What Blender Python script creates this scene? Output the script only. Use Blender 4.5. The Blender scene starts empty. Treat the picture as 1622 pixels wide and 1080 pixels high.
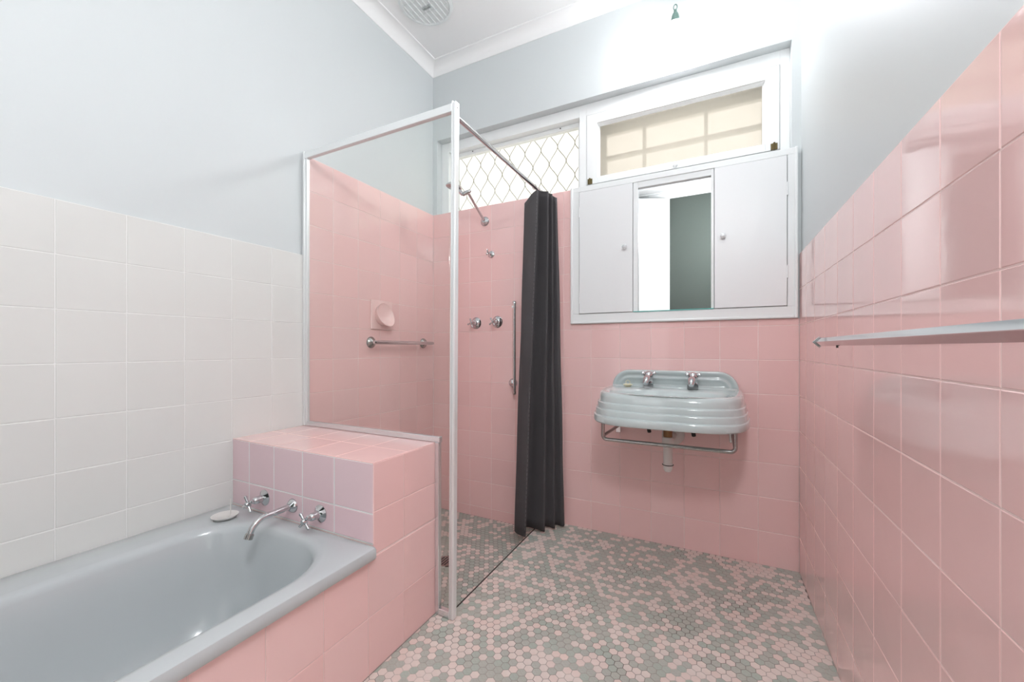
import bpy, bmesh, math, random
from mathutils import Vector, Matrix

random.seed(7)
scene = bpy.context.scene
col = scene.collection

# ------------------------------------------------------------------ camera
F_PX, TH, V0 = 636.41, 0.46714, 551.3
CAM_H = 0.9675
cam_d = bpy.data.cameras.new('camera')
cam = bpy.data.objects.new('camera', cam_d)
col.objects.link(cam)
cam.location = (0, 0, CAM_H)
cam.rotation_euler = (math.pi / 2, 0, TH)
cam_d.sensor_width = 36.0
cam_d.lens = F_PX / 1622 * 36.0
cam_d.shift_y = (V0 - 540) / 1622
cam_d.clip_start = 0.02
scene.camera = cam

# ------------------------------------------------------------------ world, light, exposure
world = bpy.data.worlds.new('world')
scene.world = world
world.use_nodes = True
bg = world.node_tree.nodes['Background']
bg.inputs[0].default_value = (1.0, 1.0, .985, 1)
bg.inputs[1].default_value = 2.0
WALL_LAMP_E = 76.0
FILL_LAMP_E = 78.0  # strength of the added fill lamp
vs = scene.view_settings
vs.view_transform = 'Standard'
vs.look = 'None'
vs.gamma = 1.0
vs.use_curve_mapping = False
vs.exposure = -0.04

# ------------------------------------------------------------------ room constants
XL, XR, YB, YR = -1.6383, 0.3264, 2.1083, -0.85     # tile faces / room faces
CEIL = 2.80
T = 0.008                                           # tile face in front of plaster
P = 0.153
C_, S_ = math.cos(TH), math.sin(TH)


def onY(u, v, Y):
    a = (u - 811) / F_PX
    dx, dy, dz = a * C_ - S_, a * S_ + C_, (V0 - v) / F_PX
    s = Y / dy
    return Vector((dx * s, Y, dz * s + CAM_H))


# ------------------------------------------------------------------ materials
def srgb(r, g, b):
    def f(c):
        c /= 255.0
        return c / 12.92 if c <= .04045 else ((c + .055) / 1.055) ** 2.4
    return (f(r), f(g), f(b), 1)


MATS = {}


def mat(name, rgb, rough=.5, metal=0.0, coat=0.0, var=0.0, noise=None, bump=None, spec=.5, ior=1.5):
    m = bpy.data.materials.new(name)
    m.use_nodes = True
    nt = m.node_tree
    b = nt.nodes['Principled BSDF']
    c = srgb(*rgb)
    b.inputs['Base Color'].default_value = c
    b.inputs['Roughness'].default_value = rough
    b.inputs['Metallic'].default_value = metal
    b.inputs['Coat Weight'].default_value = coat
    b.inputs['Coat Roughness'].default_value = .05
    b.inputs['Specular IOR Level'].default_value = spec
    b.inputs['IOR'].default_value = ior
    last = None
    if noise:                                        # (scale, amount, (rgb2))
        tc = nt.nodes.new('ShaderNodeTexCoord')
        n = nt.nodes.new('ShaderNodeTexNoise')
        n.inputs['Scale'].default_value = noise[0]
        n.inputs['Detail'].default_value = 4
        nt.links.new(tc.outputs['Object'], n.inputs['Vector'])
        r = nt.nodes.new('ShaderNodeMapRange')
        r.inputs['From Min'].default_value = .35
        r.inputs['From Max'].default_value = .65
        r.inputs['To Max'].default_value = noise[1]
        nt.links.new(n.outputs['Fac'], r.inputs['Value'])
        mx = nt.nodes.new('ShaderNodeMix')
        mx.data_type = 'RGBA'
        mx.inputs['A'].default_value = c
        mx.inputs['B'].default_value = srgb(*noise[2])
        nt.links.new(r.outputs['Result'], mx.inputs['Factor'])
        last = mx.outputs['Result']
    if var:
        oi = nt.nodes.new('ShaderNodeObjectInfo')
        hs = nt.nodes.new('ShaderNodeHueSaturation')
        if last:
            nt.links.new(last, hs.inputs['Color'])
        else:
            hs.inputs['Color'].default_value = c
        r1 = nt.nodes.new('ShaderNodeMapRange')
        r1.inputs['To Min'].default_value = 1 - var
        r1.inputs['To Max'].default_value = 1 + var
        nt.links.new(oi.outputs['Random'], r1.inputs['Value'])
        nt.links.new(r1.outputs['Result'], hs.inputs['Value'])
        mu = nt.nodes.new('ShaderNodeMath')
        mu.operation = 'MULTIPLY'
        mu.inputs[1].default_value = 7.31
        fr = nt.nodes.new('ShaderNodeMath')
        fr.operation = 'FRACT'
        nt.links.new(oi.outputs['Random'], mu.inputs[0])
        nt.links.new(mu.outputs[0], fr.inputs[0])
        r2 = nt.nodes.new('ShaderNodeMapRange')
        r2.inputs['To Min'].default_value = 1 - var * 2
        r2.inputs['To Max'].default_value = 1 + var * 2
        nt.links.new(fr.outputs[0], r2.inputs['Value'])
        nt.links.new(r2.outputs['Result'], hs.inputs['Saturation'])
        last = hs.outputs['Color']
    if last:
        nt.links.new(last, b.inputs['Base Color'])
    if bump:                                         # (scale, strength, distance)
        tc2 = nt.nodes.new('ShaderNodeTexCoord')
        n2 = nt.nodes.new('ShaderNodeTexNoise')
        n2.inputs['Scale'].default_value = bump[0]
        n2.inputs['Detail'].default_value = 2
        nt.links.new(tc2.outputs['Object'], n2.inputs['Vector'])
        bp = nt.nodes.new('ShaderNodeBump')
        bp.inputs['Strength'].default_value = bump[1]
        bp.inputs['Distance'].default_value = bump[2]
        nt.links.new(n2.outputs['Fac'], bp.inputs['Height'])
        nt.links.new(bp.outputs['Normal'], b.inputs['Normal'])
        if coat:
            nt.links.new(bp.outputs['Normal'], b.inputs['Coat Normal'])
    MATS[name] = m
    return m


def glass_mat(name, tint, refl=1.0, haze=0.0):
    m = bpy.data.materials.new(name)
    m.use_nodes = True
    nt = m.node_tree
    nt.nodes.remove(nt.nodes['Principled BSDF'])
    out = nt.nodes['Material Output']
    tr = nt.nodes.new('ShaderNodeBsdfTransparent')
    tr.inputs[0].default_value = srgb(*tint)
    gl = nt.nodes.new('ShaderNodeBsdfGlossy')
    gl.inputs['Roughness'].default_value = .01
    fc = nt.nodes.new('ShaderNodeLayerWeight')
    fc.inputs['Blend'].default_value = .5
    pw = nt.nodes.new('ShaderNodeMath')
    pw.operation = 'POWER'
    pw.inputs[1].default_value = 4.0
    nt.links.new(fc.outputs['Facing'], pw.inputs[0])
    lw = nt.nodes.new('ShaderNodeMath')
    lw.operation = 'MULTIPLY_ADD'
    lw.inputs[1].default_value = .90
    lw.inputs[2].default_value = .045
    nt.links.new(pw.outputs[0], lw.inputs[0])
    mu = nt.nodes.new('ShaderNodeMath')
    mu.operation = 'MULTIPLY'
    mu.inputs[1].default_value = refl
    nt.links.new(lw.outputs[0], mu.inputs[0])
    mx = nt.nodes.new('ShaderNodeMixShader')
    nt.links.new(mu.outputs[0], mx.inputs[0])
    a = tr.outputs[0]
    if haze:
        tl = nt.nodes.new('ShaderNodeBsdfTranslucent')
        tl.inputs[0].default_value = srgb(*tint)
        m2 = nt.nodes.new('ShaderNodeMixShader')
        m2.inputs[0].default_value = haze
        nt.links.new(a, m2.inputs[1])
        nt.links.new(tl.outputs[0], m2.inputs[2])
        a = m2.outputs[0]
    nt.links.new(a, mx.inputs[1])
    nt.links.new(gl.outputs[0], mx.inputs[2])
    nt.links.new(mx.outputs[0], out.inputs[0])
    MATS[name] = m
    return m


def emit_mat(name, rgb, strength):
    m = bpy.data.materials.new(name)
    m.use_nodes = True
    b = m.node_tree.nodes['Principled BSDF']
    b.inputs['Base Color'].default_value = (.9, .9, .88, 1)
    b.inputs['Emission Color'].default_value = srgb(*rgb)
    b.inputs['Emission Strength'].default_value = strength
    MATS[name] = m
    return m


paint = mat('paint_pale_grey', (215, 220, 221), .42, bump=(60, .05, .002))
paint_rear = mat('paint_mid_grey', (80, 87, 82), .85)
ceil_white = mat('ceiling_white', (250, 250, 250), .6)
gloss_white = mat('gloss_white_paint', (245, 247, 247), .28, bump=(35, .06, .001))
door_white = mat('door_white_paint', (243, 244, 245), .35)
pink = mat('pink_tile', (249, 208, 205), .09, var=.022, coat=.5, bump=(9, .12, .004),
           noise=(3, .25, (247, 210, 206)))
pink_lilac = mat('lilac_pink_tile', (236, 206, 211), .09, var=.02, coat=.3, bump=(9, .1, .004))
white_tile = mat('white_tile', (228, 228, 225), .22, var=.012, bump=(9, .12, .004))
grout_pink = mat('pink_grout', (250, 228, 224), .8, noise=(14, .6, (240, 208, 203)))
grout_white = mat('white_grout', (238, 238, 236), .8)
grout_bright = mat('bright_white_grout', (238, 236, 234), .6)
hex_pink = mat('hex_pink', (230, 217, 210), .38, var=.03, noise=(40, .4, (222, 205, 198)))
hex_pink2 = mat('hex_pale_pink', (229, 210, 203), .38, var=.03, noise=(40, .4, (232, 217, 209)))
hex_grey = mat('hex_grey', (186, 188, 180), .4, var=.03, noise=(160, .5, (168, 168, 158)))
hex_green = mat('hex_grey_green', (180, 189, 180), .4, var=.03, noise=(160, .5, (166, 171, 160)))
hex_grout = mat('floor_grout', (205, 196, 188), .85, noise=(4.5, 1.0, (92, 78, 72)))
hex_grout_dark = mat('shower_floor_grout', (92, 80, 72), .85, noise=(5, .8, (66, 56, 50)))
chrome = mat('chrome', (205, 206, 208), .07, 1.0)
steel = mat('brushed_steel', (176, 174, 172), .25, 1.0)
alu = mat('satin_aluminium', (226, 228, 230), .22, .85)
alu_white = mat('bright_anodised_aluminium', (238, 240, 240), .3, .35)
dark_metal = mat('dark_metal', (52, 44, 40), .5, .4)
black_rub = mat('black_fitting', (34, 32, 30), .5)
bath_grey = mat('grey_enamel', (196, 201, 203), .16, coat=.4)
basin_grey = mat('pale_grey_ceramic', (196, 207, 207), .1, coat=.6)
ceramic_pink = mat('pink_ceramic', (250, 216, 212), .2)
curtain_m = mat('charcoal_fabric', (78, 76, 78), .8, bump=(240, .25, .001), noise=(6, .3, (68, 64, 68)))
stitch_m = mat('grey_stitching', (112, 110, 112), .8)
plastic = mat('white_plastic', (232, 230, 226), .35)
plastic_cream = mat('cream_rubber', (222, 216, 186), .5)
brass = mat('old_brass', (150, 120, 84), .4, .6)
antique = mat('tarnished_brass', (104, 92, 60), .5, .7)
patina = mat('green_patina_metal', (120, 150, 142), .5, .3)
cream_wall = mat('cream_render', (245, 242, 236), .9)
screen_m = mat('cream_painted_bars', (240, 240, 234), .6)
wire_m = mat('galvanised_wire', (176, 172, 162), .5, .2)
mirror_m = mat('mirror_silver', (240, 243, 243), .012, 1.0)
glass_edge = mat('green_glass_edge', (120, 200, 194), .1)
print_black = mat('black_print', (40, 42, 44), .6)
fan_grey = mat('fan_pale_grey', (206, 212, 212), .5)
fan_white = mat('fan_white', (234, 238, 238), .4)
shower_glass = glass_mat('shower_glass', (253, 254, 253), .7)
pane_clear = glass_mat('pane_clear', (252, 252, 250), .6)
pane_cream = glass_mat('pane_cream_frosted', (242, 239, 235), .6, .30)
knob_glass = mat('crystal_knob', (232, 234, 236), .05, .35)
lamp_glow = emit_mat('opal_lamp_glass', (251, 252, 255), WALL_LAMP_E)
fill_glow = emit_mat('fill_lamp_glass', (251, 252, 255), FILL_LAMP_E)  # glow of the added lamp behind the viewer

# ------------------------------------------------------------------ mesh helpers
ORIGIN = {}


class MB:
    def __init__(self):
        self.v, self.f = [], []

    def quadring(self, a, b, n):
        for i in range(n):
            j = (i + 1) % n
            self.f.append((a + i, a + j, b + j, b + i))

    def box(self, x0, x1, y0, y1, z0, z1):
        k = len(self.v)
        self.v += [Vector(p) for p in ((x0, y0, z0), (x1, y0, z0), (x1, y1, z0), (x0, y1, z0),
                                       (x0, y0, z1), (x1, y0, z1), (x1, y1, z1), (x0, y1, z1))]
        for q in ((3, 2, 1, 0), (4, 5, 6, 7), (0, 1, 5, 4), (1, 2, 6, 5), (2, 3, 7, 6), (3, 0, 4, 7)):
            self.f.append(tuple(k + i for i in q))
        return self

    def loft(self, rings, cap0=True, cap1=True):
        n = len(rings[0])
        ks = []
        for r in rings:
            ks.append(len(self.v))
            self.v += [Vector(p) for p in r]
        for a, b in zip(ks, ks[1:]):
            self.quadring(a, b, n)
        if cap0:
            self.f.append(tuple(ks[0] + i for i in reversed(range(n))))
        if cap1:
            self.f.append(tuple(ks[-1] + i for i in range(n)))
        return self

    def tube(self, pts, r, n=12):
        pts = [Vector(p) for p in pts]
        rs = r if isinstance(r, (list, tuple)) else [r] * len(pts)
        t0 = (pts[1] - pts[0]).normalized()
        up = Vector((0, 0, 1)) if abs(t0.z) < .9 else Vector((1, 0, 0))
        nrm = (up - t0 * up.dot(t0)).normalized()
        rings = []
        for i, p in enumerate(pts):
            if i == 0:
                t = t0
            elif i == len(pts) - 1:
                t = (pts[i] - pts[i - 1]).normalized()
            else:
                t = ((pts[i + 1] - p).normalized() + (p - pts[i - 1]).normalized()).normalized()
            nrm = (nrm - t * nrm.dot(t)).normalized()
            b = t.cross(nrm)
            rings.append([p + (nrm * math.cos(2 * math.pi * k / n) + b * math.sin(2 * math.pi * k / n)) * rs[i]
                          for k in range(n)])
        return self.loft(rings)

    def lathe(self, o, axis, prof, n=28):
        o, a = Vector(o), Vector(axis).normalized()
        up = Vector((0, 0, 1)) if abs(a.z) < .9 else Vector((1, 0, 0))
        e1 = (up - a * up.dot(a)).normalized()
        e2 = a.cross(e1)
        rings = [[o + a * h + (e1 * math.cos(2 * math.pi * k / n) + e2 * math.sin(2 * math.pi * k / n)) * max(r, 1e-5)
                  for k in range(n)] for r, h in prof]
        return self.loft(rings)

    def build(self, name, m, parent=None, bevel=0, smooth=None, seg=1):
        o0 = ORIGIN.get(parent.name, Vector((0, 0, 0))) if parent else Vector((0, 0, 0))
        me = bpy.data.meshes.new(name)
        me.from_pydata([tuple(v - o0) for v in self.v], [], self.f)
        if bevel:
            bm = bmesh.new()
            bm.from_mesh(me)
            es = [e for e in bm.edges if len(e.link_faces) == 2 and e.calc_face_angle(0) > .6]
            bmesh.ops.bevel(bm, geom=es, offset=bevel, segments=seg, affect='EDGES', clamp_overlap=True)
            bm.to_mesh(me)
            bm.free()
        bm = bmesh.new()
        bm.from_mesh(me)
        bmesh.ops.recalc_face_normals(bm, faces=bm.faces)
        bm.to_mesh(me)
        bm.free()
        if smooth is not None:
            me.polygons.foreach_set('use_smooth', [True] * len(me.polygons))
            me.set_sharp_from_angle(angle=math.radians(smooth))
        me.materials.append(m)
        o = bpy.data.objects.new(name, me)
        col.objects.link(o)
        if parent:
            o.parent = parent
        ORIGIN[o.name] = o0
        return o


def thing(name, loc, label, cat, group=None):
    o = bpy.data.objects.new(name, None)
    o.empty_display_size = .05
    o.location = loc
    col.objects.link(o)
    o['label'] = label
    o['category'] = cat
    if group:
        o['group'] = group
    ORIGIN[o.name] = Vector(loc)
    return o


def structure(o, label, cat):
    o['kind'] = 'structure'
    o['label'] = label
    o['category'] = cat
    return o


def copy_tree(o, parent=None):
    c = o.copy()
    col.objects.link(c)
    ORIGIN[c.name] = ORIGIN.get(o.name, Vector((0, 0, 0)))
    if parent:
        c.parent = parent
    for ch in list(o.children):
        copy_tree(ch, c)
    return c


def arc(cx, cy, r, a0, a1, n):
    return [(cx + r * math.cos(a0 + (a1 - a0) * i / n), cy + r * math.sin(a0 + (a1 - a0) * i / n)) for i in range(n + 1)]


def rrect(x0, x1, y0, y1, r, na=10, ne=10):
    """rounded rectangle outline, always the same number of points"""
    pts = []
    cs = [(x1 - r, y1 - r, 0), (x0 + r, y1 - r, math.pi / 2), (x0 + r, y0 + r, math.pi), (x1 - r, y0 + r, 1.5 * math.pi)]
    arcs = [arc(cx, cy, r, a, a + math.pi / 2, na) for cx, cy, a in cs]
    for i in range(4):
        pts += arcs[i]
        p, q = arcs[i][-1], arcs[(i + 1) % 4][0]
        for k in range(1, ne):
            pts.append((p[0] + (q[0] - p[0]) * k / ne, p[1] + (q[1] - p[1]) * k / ne))
    return pts


# ------------------------------------------------------------------ tiles
TILE_CACHE = {}
ROT = {
    'L': Matrix(((0, 0, 1), (1, 0, 0), (0, 1, 0))),
    'B': Matrix(((1, 0, 0), (0, 0, -1), (0, 1, 0))),
    'R': Matrix(((0, 0, -1), (-1, 0, 0), (0, 1, 0))),
    'T': Matrix(((1, 0, 0), (0, 1, 0), (0, 0, 1))),
}


def tile_mesh(w, h, m, d=.006, c=.0013):
    key = (round(w, 4), round(h, 4), m.name)
    if key in TILE_CACHE:
        return TILE_CACHE[key]
    v, f = [], []
    for (dx, z) in ((0, -d), (0, -c * .7), (c, 0)):
        a, b = w / 2 - dx, h / 2 - dx
        v += [(-a, -b, z), (a, -b, z), (a, b, z), (-a, b, z)]
    for k in (0, 4):
        for i in range(4):
            j = (i + 1) % 4
            f.append((k + i, k + j, k + 4 + j, k + 4 + i))
    f.append((8, 9, 10, 11))
    f.append((3, 2, 1, 0))
    me = bpy.data.meshes.new('tile')
    me.from_pydata(v, [], f)
    me.materials.append(m)
    TILE_CACHE[key] = me
    return me


def cells(us, vs_, holes):
    out = []
    for u0, u1 in zip(us, us[1:]):
        for v0, v1 in zip(vs_, vs_[1:]):
            rects = [(u0, u1, v0, v1)]
            for (a0, a1, b0, b1) in holes:
                nr = []
                for (p0, p1, q0, q1) in rects:
                    if p1 <= a0 or p0 >= a1 or q1 <= b0 or q0 >= b1:
                        nr.append((p0, p1, q0, q1))
                        continue
                    if p0 < a0:
                        nr.append((p0, a0, q0, q1))
                    if p1 > a1:
                        nr.append((a1, p1, q0, q1))
                    c0, c1 = max(p0, a0), min(p1, a1)
                    if q0 < b0:
                        nr.append((c0, c1, q0, b0))
                    if q1 > b1:
                        nr.append((c0, c1, b1, q1))
                rects = nr
            out += [r for r in rects if r[1] - r[0] > .006 and r[3] - r[2] > .006]
    return out


def lay_tiles(parent, side, pos, us, vs_, m, holes=(), gap=.0022, tilt=.0012):
    """us run along X (B, T) or Y (L, R); vs run along Z (or Y for T)"""
    for (u0, u1, v0, v1) in cells(us, vs_, holes):
        me = tile_mesh(u1 - u0 - gap, v1 - v0 - gap, m)
        o = bpy.data.objects.new('tile', me)
        uc, vc = (u0 + u1) / 2, (v0 + v1) / 2
        loc = {'L': (pos, uc, vc), 'R': (pos, uc, vc), 'B': (uc, pos, vc), 'T': (uc, vc, pos)}[side]
        R = ROT[side] @ Matrix.Rotation(random.gauss(0, tilt), 3, 'X') @ Matrix.Rotation(random.gauss(0, tilt), 3, 'Y')
        o.location = Vector(loc) - ORIGIN.get(parent.name, Vector((0, 0, 0)))
        o.rotation_euler = R.to_euler()
        col.objects.link(o)
        o.parent = parent


def far_tiles(parent, name, side, pos, us, vs_, m, gap=.0022):
    """tiles behind the camera, joined into one part"""
    mb = MB()
    for (u0, u1, v0, v1) in cells(us, vs_, ()):
        g = gap / 2
        if side == 'L':
            mb.box(pos - .006, pos, u0 + g, u1 - g, v0 + g, v1 - g)
        else:
            mb.box(pos, pos + .006, u0 + g, u1 - g, v0 + g, v1 - g)
    o = mb.build(name, m, parent)
    o['kind'] = 'stuff'
    return o


def frange(a, step, n):
    return [a + step * i for i in range(n)]


# ================================================================== STRUCTURE
# --- left wall
wl = MB().box(XL - .22, XL - T, YR - .2, YB + .29, -.2, CEIL + .1).build('wall_left', paint)
structure(wl, 'pale grey painted left wall above white and pink tiles', 'wall')
rows_pink = [-.068] + [1.8326 - P * k for k in range(12, -1, -1)]       # -.0034 ... 1.8326
rows_white = [.372] + [1.383 - P * k for k in range(6, -1, -1)]
MB().box(XL - T, XL - .0009, 1.1925, YB, -.068, 1.8326).build('grout', grout_pink, wl)
MB().box(XL - T, XL - .0009, YR, 1.1925, .372, 1.383).build('grout', grout_white, wl)
lay_tiles(wl, 'L', XL, [1.1925] + [1.339 + .152 * k for k in range(5)] + [YB - .0006], rows_pink, pink)
ys = sorted([1.1895] + [1.0375 - P * k for k in range(8)])
lay_tiles(wl, 'L', XL, ys, rows_white, white_tile)
ysr = sorted([ys[0] - P * k for k in range(6)])
far_tiles(wl, 'tile_field', 'L', XL, [YR] + [y for y in ysr if y > YR + .02], rows_white, white_tile)

# --- right wall
DY0, DY1, DH = -.72, -.24, 2.06                        # unseen opening added in the right wall to let in fill light
wr = MB().box(XR + T, XR + .14, DY1, YB + .5, -.2, CEIL + .1).box(XR + T, XR + .14, YR - .2, DY0, -.2, CEIL + .1)
wr = wr.box(XR + T, XR + .14, DY0, DY1, DH, CEIL + .1).build('wall_right', paint)
structure(wr, 'pale grey painted right wall above glossy pink tiles', 'wall')
rows_r = [0.0] + [1.3746 - P * k for k in range(8, -1, -1)]
MB().box(XR + .0009, XR + T, DY1 + .05, YB, 0, 1.3746).build('grout', grout_pink, wr)
MB().box(XR - .004, XR + .145, DY1, DY1 + .05, 0, DH + .05).box(XR - .004, XR + .145, DY0 - .05, DY0, 0, DH + .05).box(
    XR - .004, XR + .145, DY0, DY1, DH, DH + .05).build('fill_opening_frame', gloss_white, wr, bevel=.002)  # frame around the added light opening
yr_e = sorted([2.1075] + [1.9644 - P * k for k in range(11)])
lay_tiles(wr, 'R', XR, yr_e, rows_r, pink)
far_tiles(wr, 'tile_field', 'R', XR, [DY1 + .05] + [y for y in sorted([yr_e[0] - P * k for k in range(12)]) if y > DY1 + .07],
          rows_r, pink)

# --- back wall with the window and cabinet opening
OX0, OX1, OZ0, OZ1 = -1.614, .301, 1.8326, 2.315
CX0, CX1, CZ0, CZ1 = -.700, .3205, 1.098, 1.8366
yb0, yb1 = YB + .004, YB + .27
mb = MB()
mb.box(XL - T, CX0, yb0 + .004, yb1, -.2, OZ0)
mb.box(CX0, XR + T, yb0 + .004, yb1, -.2, CZ0)
mb.box(CX0, XR + T, yb1 - .04, yb1, CZ0, OZ0)
mb.box(CX1, XR + T, yb0 + .004, yb1, CZ0, OZ0)
mb.box(XL - T, OX0, yb0 + .004, yb1, OZ0, OZ1)
mb.box(OX1, XR + T, yb0 + .004, yb1, OZ0, OZ1)
mb.box(XL - T, XR + T, yb0 + .004, yb1, OZ1, CEIL + .1)
wb = mb.build('wall_back', paint)
structure(wb, 'pale grey back wall with high window above pink tiles', 'wall')
g = MB()
g.box(XL - T, CX0, YB + .0009, YB + T, -.068, 1.8326)
g.box(CX0, XR, YB + .0009, YB + T, 0, CZ0)
g.build('grout', grout_pink, wb)
cols_b = [XL + .001] + [-1.5085 + P * k for k in range(12)] + [XR - .0005]
lay_tiles(wb, 'B', YB, cols_b, rows_pink, pink,
          holes=[(CX0, 1, CZ0, 3), (-.858, 1, -.2, -.0034)])

# --- rear wall (seen only in the cabinet mirror) and ceiling with cove cornice
wk = MB().box(XL - .2, XR + .2, YR - .2, YR, -.2, CEIL + .1).build('wall_rear', paint_rear)
structure(wk, 'mid grey wall behind the viewer, seen in the cabinet mirror', 'wall')
d1 = MB()
p0, p1 = Vector((-.477, -.815, 0)), Vector((-1.11, -.505, 0))
dn = Vector((-(p1 - p0).y, (p1 - p0).x, 0)).normalized() * .018
d1.loft([[p0 + dn, p1 + dn, p1 - dn, p0 - dn], [q + Vector((0, 0, 2.715)) for q in (p0 + dn, p1 + dn, p1 - dn, p0 - dn)]])
d1 = d1.build('door_1', gloss_white, None, bevel=.002)
d1.location.z = .004
structure(d1, 'tall white door standing open, seen in the cabinet mirror', 'door')
MB().tube([p1 + dn * 1.2 + Vector((.05, 0, 1.0)), p1 - dn * -3 + Vector((.05, .03, 1.0))], .01).build('door_handle', chrome, d1)
ce = MB().box(XL - .2, XR + .2, YR - .2, YB + .27, CEIL, CEIL + .1).build('ceiling', ceil_white)
structure(ce, 'flat white plaster ceiling', 'ceiling')


def cornice(name, a, b, n_in, label):
    """cove cornice between wall line a-b (room side normal n_in)"""
    a, b, n_in = Vector(a), Vector(b), Vector(n_in)
    prof = [(0, -.066), (.003, -.066), (.006, -.060)]
    prof += [(.006 + .052 * (1 - math.cos(t)), -.060 + .054 * math.sin(t)) for t in [i * math.pi / 2 / 8 for i in range(1, 9)]]
    prof += [(.064, -.006), (.066, -.004), (.066, 0), (0, 0)]
    rings = [[q + n_in * x + Vector((0, 0, CEIL + z)) for x, z in prof] for q in (a, b)]
    o = MB().loft(rings).build(name, ceil_white, None, smooth=25)
    return structure(o, label, 'cornice')


cornice('trim_1', (XL - T, YR, 0), (XL - T, YB + T, 0), (1, 0, 0), 'white cove cornice along the left wall')
cornice('trim_2', (XL - T, YB + T, 0), (XR + T, YB + T, 0), (0, -1, 0), 'white cove cornice above the window wall')
cornice('trim_3', (XR + T, YR, 0), (XR + T, YB + T, 0), (-1, 0, 0), 'white cove cornice along the right wall')
cornice('trim_4', (XL - T, YR, 0), (XR + T, YR, 0), (0, 1, 0), 'white cove cornice on the wall behind the viewer')

# --- floor with hexagonal mosaic
LIPX, SHZ, PANY = -.858, -.065, 1.187
fl = MB()
fl.box(LIPX, XR + .14, YR - .1, YB + .1, -.18, -.0008)
fl.box(XL - .1, LIPX, YR - .1, PANY + .012, -.18, -.0008)
fl = fl.build('floor', hex_grout)
structure(fl, 'bathroom floor of small pink and grey hexagon mosaic tiles', 'floor')
MB().box(LIPX - .005, LIPX - .0003, PANY + .02, YB, SHZ + .001, .0012).build('edge_strip', dark_metal, fl)
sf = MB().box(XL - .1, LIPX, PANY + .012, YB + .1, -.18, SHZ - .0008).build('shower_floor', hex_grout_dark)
structure(sf, 'sunken shower floor of pink and grey hexagon mosaic', 'floor')

HW = .0266                                            # hex pitch along X
HR = (HW - .0019) / math.sqrt(3)


def hex_ok_main(x, y):
    return (x > LIPX - .012 or (y < PANY + .012 and x > -.918)) and x < XR + .01 and -.8 < y < YB + .01


hexes = []
rng = random.Random(11)
from mathutils import noise as mnoise


def hex_mat(x, y, th=.455):
    n = mnoise.noise(Vector((x * 16, y * 16, 3.1))) * .75 + mnoise.noise(Vector((x * 42, y * 42, 7.7))) * .5
    if rng.random() + n * .62 < th + .05 * math.sin(x * 5):
        return 0 if rng.random() < .7 else 1
    return 2 if rng.random() < .68 else 3


HM = [hex_pink, hex_pink2, hex_grey, hex_green]


def hex_pts(x, y):
    return [(x + HR * math.cos(math.pi / 6 + k * math.pi / 3), y + HR * math.sin(math.pi / 6 + k * math.pi / 3)) for k in range(6)]


def in_view(x, y):
    fw, rt = -S_ * x + C_ * y, C_ * x + S_ * y
    if fw < .3:
        return False
    u, v = 811 + F_PX * rt / fw, V0 + F_PX * CAM_H / fw
    return -5 < u < 1627 and v < 1084


HX_ = -.9095


def clamp_main(p):
    x, y = p
    lo = LIPX if y > PANY + .012 else HX_
    return (min(max(x, lo), XR), min(y, YB))


rowh = HW * math.sqrt(3) / 2
allh = []
for j in range(-40, 95):
    for i in range(-40, 20):
        x, y = i * HW + (j % 2) * HW / 2 + .004, j * rowh
        if hex_ok_main(x, y):
            allh.append((x, y, hex_mat(x, y)))
sel = [(x * x + y * y, k) for k, (x, y, m) in enumerate(allh)
       if in_view(x, y) and x < XR - HW * .6 and x > -.9 + HW * .6 and not (y > PANY - .03 and x < LIPX + HW)]
near = set(k for _, k in sorted(sel)[:300])
hexme = []
for m in HM:
    b = [(HR * math.cos(math.pi / 6 + k * math.pi / 3), HR * math.sin(math.pi / 6 + k * math.pi / 3)) for k in range(6)]
    v = [(x, y, -.004) for x, y in b] + [(x, y, -.0003) for x, y in b] + [(x * .96, y * .96, 0) for x, y in b]
    f = [(i, (i + 1) % 6, 6 + (i + 1) % 6, 6 + i) for i in range(6)]
    f += [(6 + i, 6 + (i + 1) % 6, 12 + (i + 1) % 6, 12 + i) for i in range(6)] + [tuple(range(12, 18))]
    me = bpy.data.meshes.new('hexagon_tile')
    me.from_pydata(v, [], f)
    me.materials.append(m)
    hexme.append(me)
for k in near:
    x, y, m = allh[k]
    o = bpy.data.objects.new('hexagon_tile', hexme[m])
    o.location = (x, y, 0)
    col.objects.link(o)
    o.parent = fl


def hex_field(name, parent, items, ztop, clamp):
    v, f, mi = [], [], []
    for (x, y, m) in items:
        k = len(v)
        pts = [clamp(p) for p in hex_pts(x, y)]
        v += [(a, b, ztop - .003) for a, b in pts] + [(a, b, ztop) for a, b in pts]
        for i in range(6):
            f.append((k + i, k + (i + 1) % 6, k + 6 + (i + 1) % 6, k + 6 + i))
            mi.append(m)
        f.append(tuple(range(k + 6, k + 12)))
        mi.append(m)
    me = bpy.data.meshes.new(name)
    me.from_pydata(v, [], f)
    for m in HM:
        me.materials.append(m)
    me.polygons.foreach_set('material_index', mi)
    o = bpy.data.objects.new(name, me)
    col.objects.link(o)
    o.parent = parent
    o['kind'] = 'stuff'
    return o


hex_field('hexagon_mosaic', fl, [h for k, h in enumerate(allh) if k not in near], 0.0, clamp_main)
DRX, DRY = -1.17, 1.592
sh = []
for j in range(40, 95):
    for i in range(-64, -30):
        x, y = i * HW + (j % 2) * HW / 2 + .011, j * rowh
        if XL - .01 < x < LIPX + .005 and PANY < y < YB + .01 and (x - DRX) ** 2 + (y - DRY) ** 2 > .047 ** 2:
            sh.append((x, y, hex_mat(x + 3, y, .33)))
hex_field('hexagon_mosaic', sf, sh, SHZ, lambda p: (min(max(p[0], XL), LIPX - .006), min(max(p[1], PANY + .013), YB)))

# --- windows
FY = 2.168                                            # face of the window frame


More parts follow.
